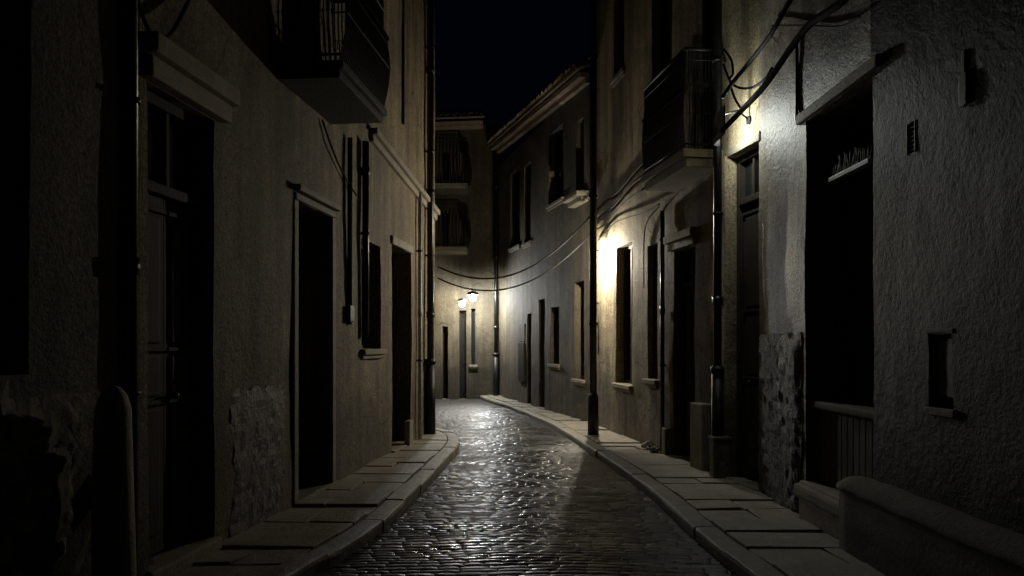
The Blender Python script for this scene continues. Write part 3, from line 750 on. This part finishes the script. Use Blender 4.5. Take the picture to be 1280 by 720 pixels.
cable('loose_cable', [on(LW, 165, -30, .05), on(LW, 178, 20, .07), on(LW, 195, 48, .09), on(LW, 215, 40, .07), on(LW, 236, 0, .05)], .013, 'black cable looping down above the first left doorway')
# heavy cables on the right
gC = 'heavy cables looped across the dark grey house'
cable('heavy_cable', [on(RN, 1085, -50, 0.40), on(RN, 1055, 0, 0.42), on(RN, 1015, 28, 0.42), on(RN, 990, 58, 0.41), on(RN, 955, 108, 0.40), on(RM, 925, 140, 0.42), on(RM, 902, 164, 0.44)], .026, 'thickest black cable sweeping down from the top right to the drainpipe', gC)
cable('heavy_cable', [on(RN, 1010, -40, 0.44), on(RN, 985, 5, 0.44), on(RN, 962, 45, 0.42), on(RM, 935, 80, 0.42), on(RM, 916, 103, 0.42), on(RM, 903, 122, 0.44)], .02, 'black cable left of the thickest one, coming down from the top edge', gC)
cable('heavy_cable', [on(RN, 965, 85, 0.39), on(RN, 955, 100, 0.38), on(RM, 938, 110, 0.39), on(RM, 922, 109, 0.39), on(RM, 912, 100, 0.39), on(RM, 904, 80, 0.42)], .012, 'thin black cable sagging in a bow right of the drainpipe', gC)
cable('heavy_cable', [on(RM, 905, 62, 0.40), on(RM, 914, 75, 0.38), on(RM, 916, 92, 0.38), on(RM, 912, 100, 0.38), on(RM, 918, 122, 0.38), on(RM, 927, 137, 0.38)], .012, 'thin black cable curling down beside the drainpipe', gC)
cable('thin_cable', [on(RN, 996, 55, .03), on(RN, 996.5, 100, .02), on(RN, 996, 150, .02)], .014, 'short straight black cable running down to the lintel of the half-boarded doorway')
cable('thin_cable', [on(RN, 965, 32, .03), on(RN, 1010, 32, .03), on(RN, 1050, 33, .03), on(RN, 1075, 20, .03)], .008, 'thin level cable behind the thick cables at the top of the nearest house on the right')
cable('thin_cable', [on(RM, 748, 300, .04), on(RM, 765, 281, .04), on(RM, 785, 272, .05), on(RM, 805, 266, .05), on(RM, 824, 255, .05)], .01, 'thin cable wandering from the pole to below the right balcony')
cable('thin_cable', [on(RM, 824, 258, .05), on(RM, 810, 275, .04), on(RM, 805, 300, .03), on(RM, 805, 360, .03)], .008, 'thin cable dropping beside the narrow window under the right balcony')
def span(A, B, sag, r, label):
    A, B = Vector(A), Vector(B); m = MB()
    P = [A.lerp(B, t) - Vector((0, 0, sag * 4 * t * (1 - t))) for t in [x / 24 for x in range(25)]]
    m.tube(P, r, 7); return single(m, 'span_wire', M['cable'], label, 'wire', tuple(A), 'wires strung over the alley')
span((LW(LW.len - .02, .05, EYE + .098 * 13.8)), on(RM, 744, 262, .1), .62, .016, 'upper black wire hanging across the alley before the end house')
span((LW(LW.len - .02, .05, EYE + .092 * 13.8 - .12)), on(RM, 744, 286, .08), .58, .014, 'lower black wire hanging across the alley before the end house')
# guard stone by the left doorway
m = MB(); cx_, cy_ = ray(142, 4.2), 4.2
rings = [(0, .11), (.3, .105), (.8, .1), (1.08, .094), (1.18, .086), (1.25, .066), (1.29, .035), (1.302, .006)]
m.tube([(cx_ + .004 * math.sin(z * 5), cy_, z + .08) for z, r in rings], [r for z, r in rings], 18)
for v in m.bm.verts: v.co += Vector((noise.noise(v.co * 9), noise.noise(v.co * 9 + Vector((5, 5, 5))), 0)) * .008
single(m, 'guard_stone', M['palestone'], 'round-topped weathered stone post standing against the left wall before the first doorway', 'stone post', (cx_, cy_, .1))
# low parapet, bottom right
t = thing('low_wall', 'low round-topped parapet wall in the bottom right corner', 'wall', (2.46, 3.5, .1))
def parapet(pr, name, mat, inset):
    m = MB(); rows = []; yy = [5.78 - inset - .12 * i for i in range(38)]
    for i, y in enumerate(yy):
        e = 0 if i > 1 else (.03 if i == 0 else .008); dz = .02 * noise.noise(Vector((0, y * 2, 0)))
        rows.append([m.bm.verts.new((2.46 + .012 * noise.noise(Vector((x * 9, y * 2.5, z * 4))) + x, y, .1 + z - (e if z > .5 else 0) + dz + .006 * noise.noise(Vector((x * 20, y * 6, 0))))) for x, z in pr])
    for a, b in zip(rows, rows[1:]):
        for k in range(len(pr) - 1): f = m.bm.faces.new([a[k], a[k + 1], b[k + 1], b[k]]); f.smooth = True
    m.bm.faces.new(rows[0]); m.bm.faces.new(rows[-1]); m.build(name, mat, t)
parapet([(-.1, 0), (-.1, .2), (-.1, .47), (.1, .47), (.1, 0)], 'body', M['body'], .015)
parapet([(-.11, .46), (-.118, .475), (-.11, .5), (-.085, .54), (-.05, .565), (0, .575), (.05, .565), (.085, .54), (.11, .5), (.118, .475), (.11, .46)], 'coping', M['coping'], 0)
# little heap of rubble on the right pavement
m = MB(); c0 = Vector((ray(815, 11.2) - .02, 11.2, .125))
for k in range(46):
    a_ = random.uniform(0, 2 * PI); rr_ = random.random() ** .7; r = random.uniform(.015, .045)
    m.ball(c0 + Vector((math.cos(a_) * rr_ * .1, math.sin(a_) * rr_ * .3, .09 * (1 - rr_) + r * .5)), r, 1, (1, 1.2, .8), .6)
single(m, 'rubble_heap', M['debris'], 'small heap of broken mortar at the foot of the pale wall on the right pavement', 'rubble', tuple(c0))

# ================================================================== WORLD, CAMERA
w = bpy.data.worlds.new('World'); sc.world = w; w.use_nodes = True; nt = w.node_tree; bg = nt.nodes['Background']
bg.inputs['Color'].default_value = (.22, .36, 1, 1); bg.inputs['Strength'].default_value = .0018
cam = bpy.data.cameras.new('camera'); co = bpy.data.objects.new('camera', cam); C.objects.link(co)
co.location = (0, 0, EYE); co.rotation_euler = (PI / 2, 0, 0); cam.sensor_width = 36; cam.lens = 36 * F_PX / 1280
cam.shift_y = (HOR - 360) / 1280; cam.clip_end = 1000; cam.clip_start = .05; sc.camera = co
vs = sc.view_settings; vs.view_transform = 'Standard'; vs.look = 'None'; vs.exposure = -.2; vs.gamma = 1; vs.use_curve_mapping = False
sc.cycles.use_denoising = True; sc.cycles.max_bounces = 5; sc.cycles.diffuse_bounces = 3
sc.cycles.sample_clamp_indirect = 4
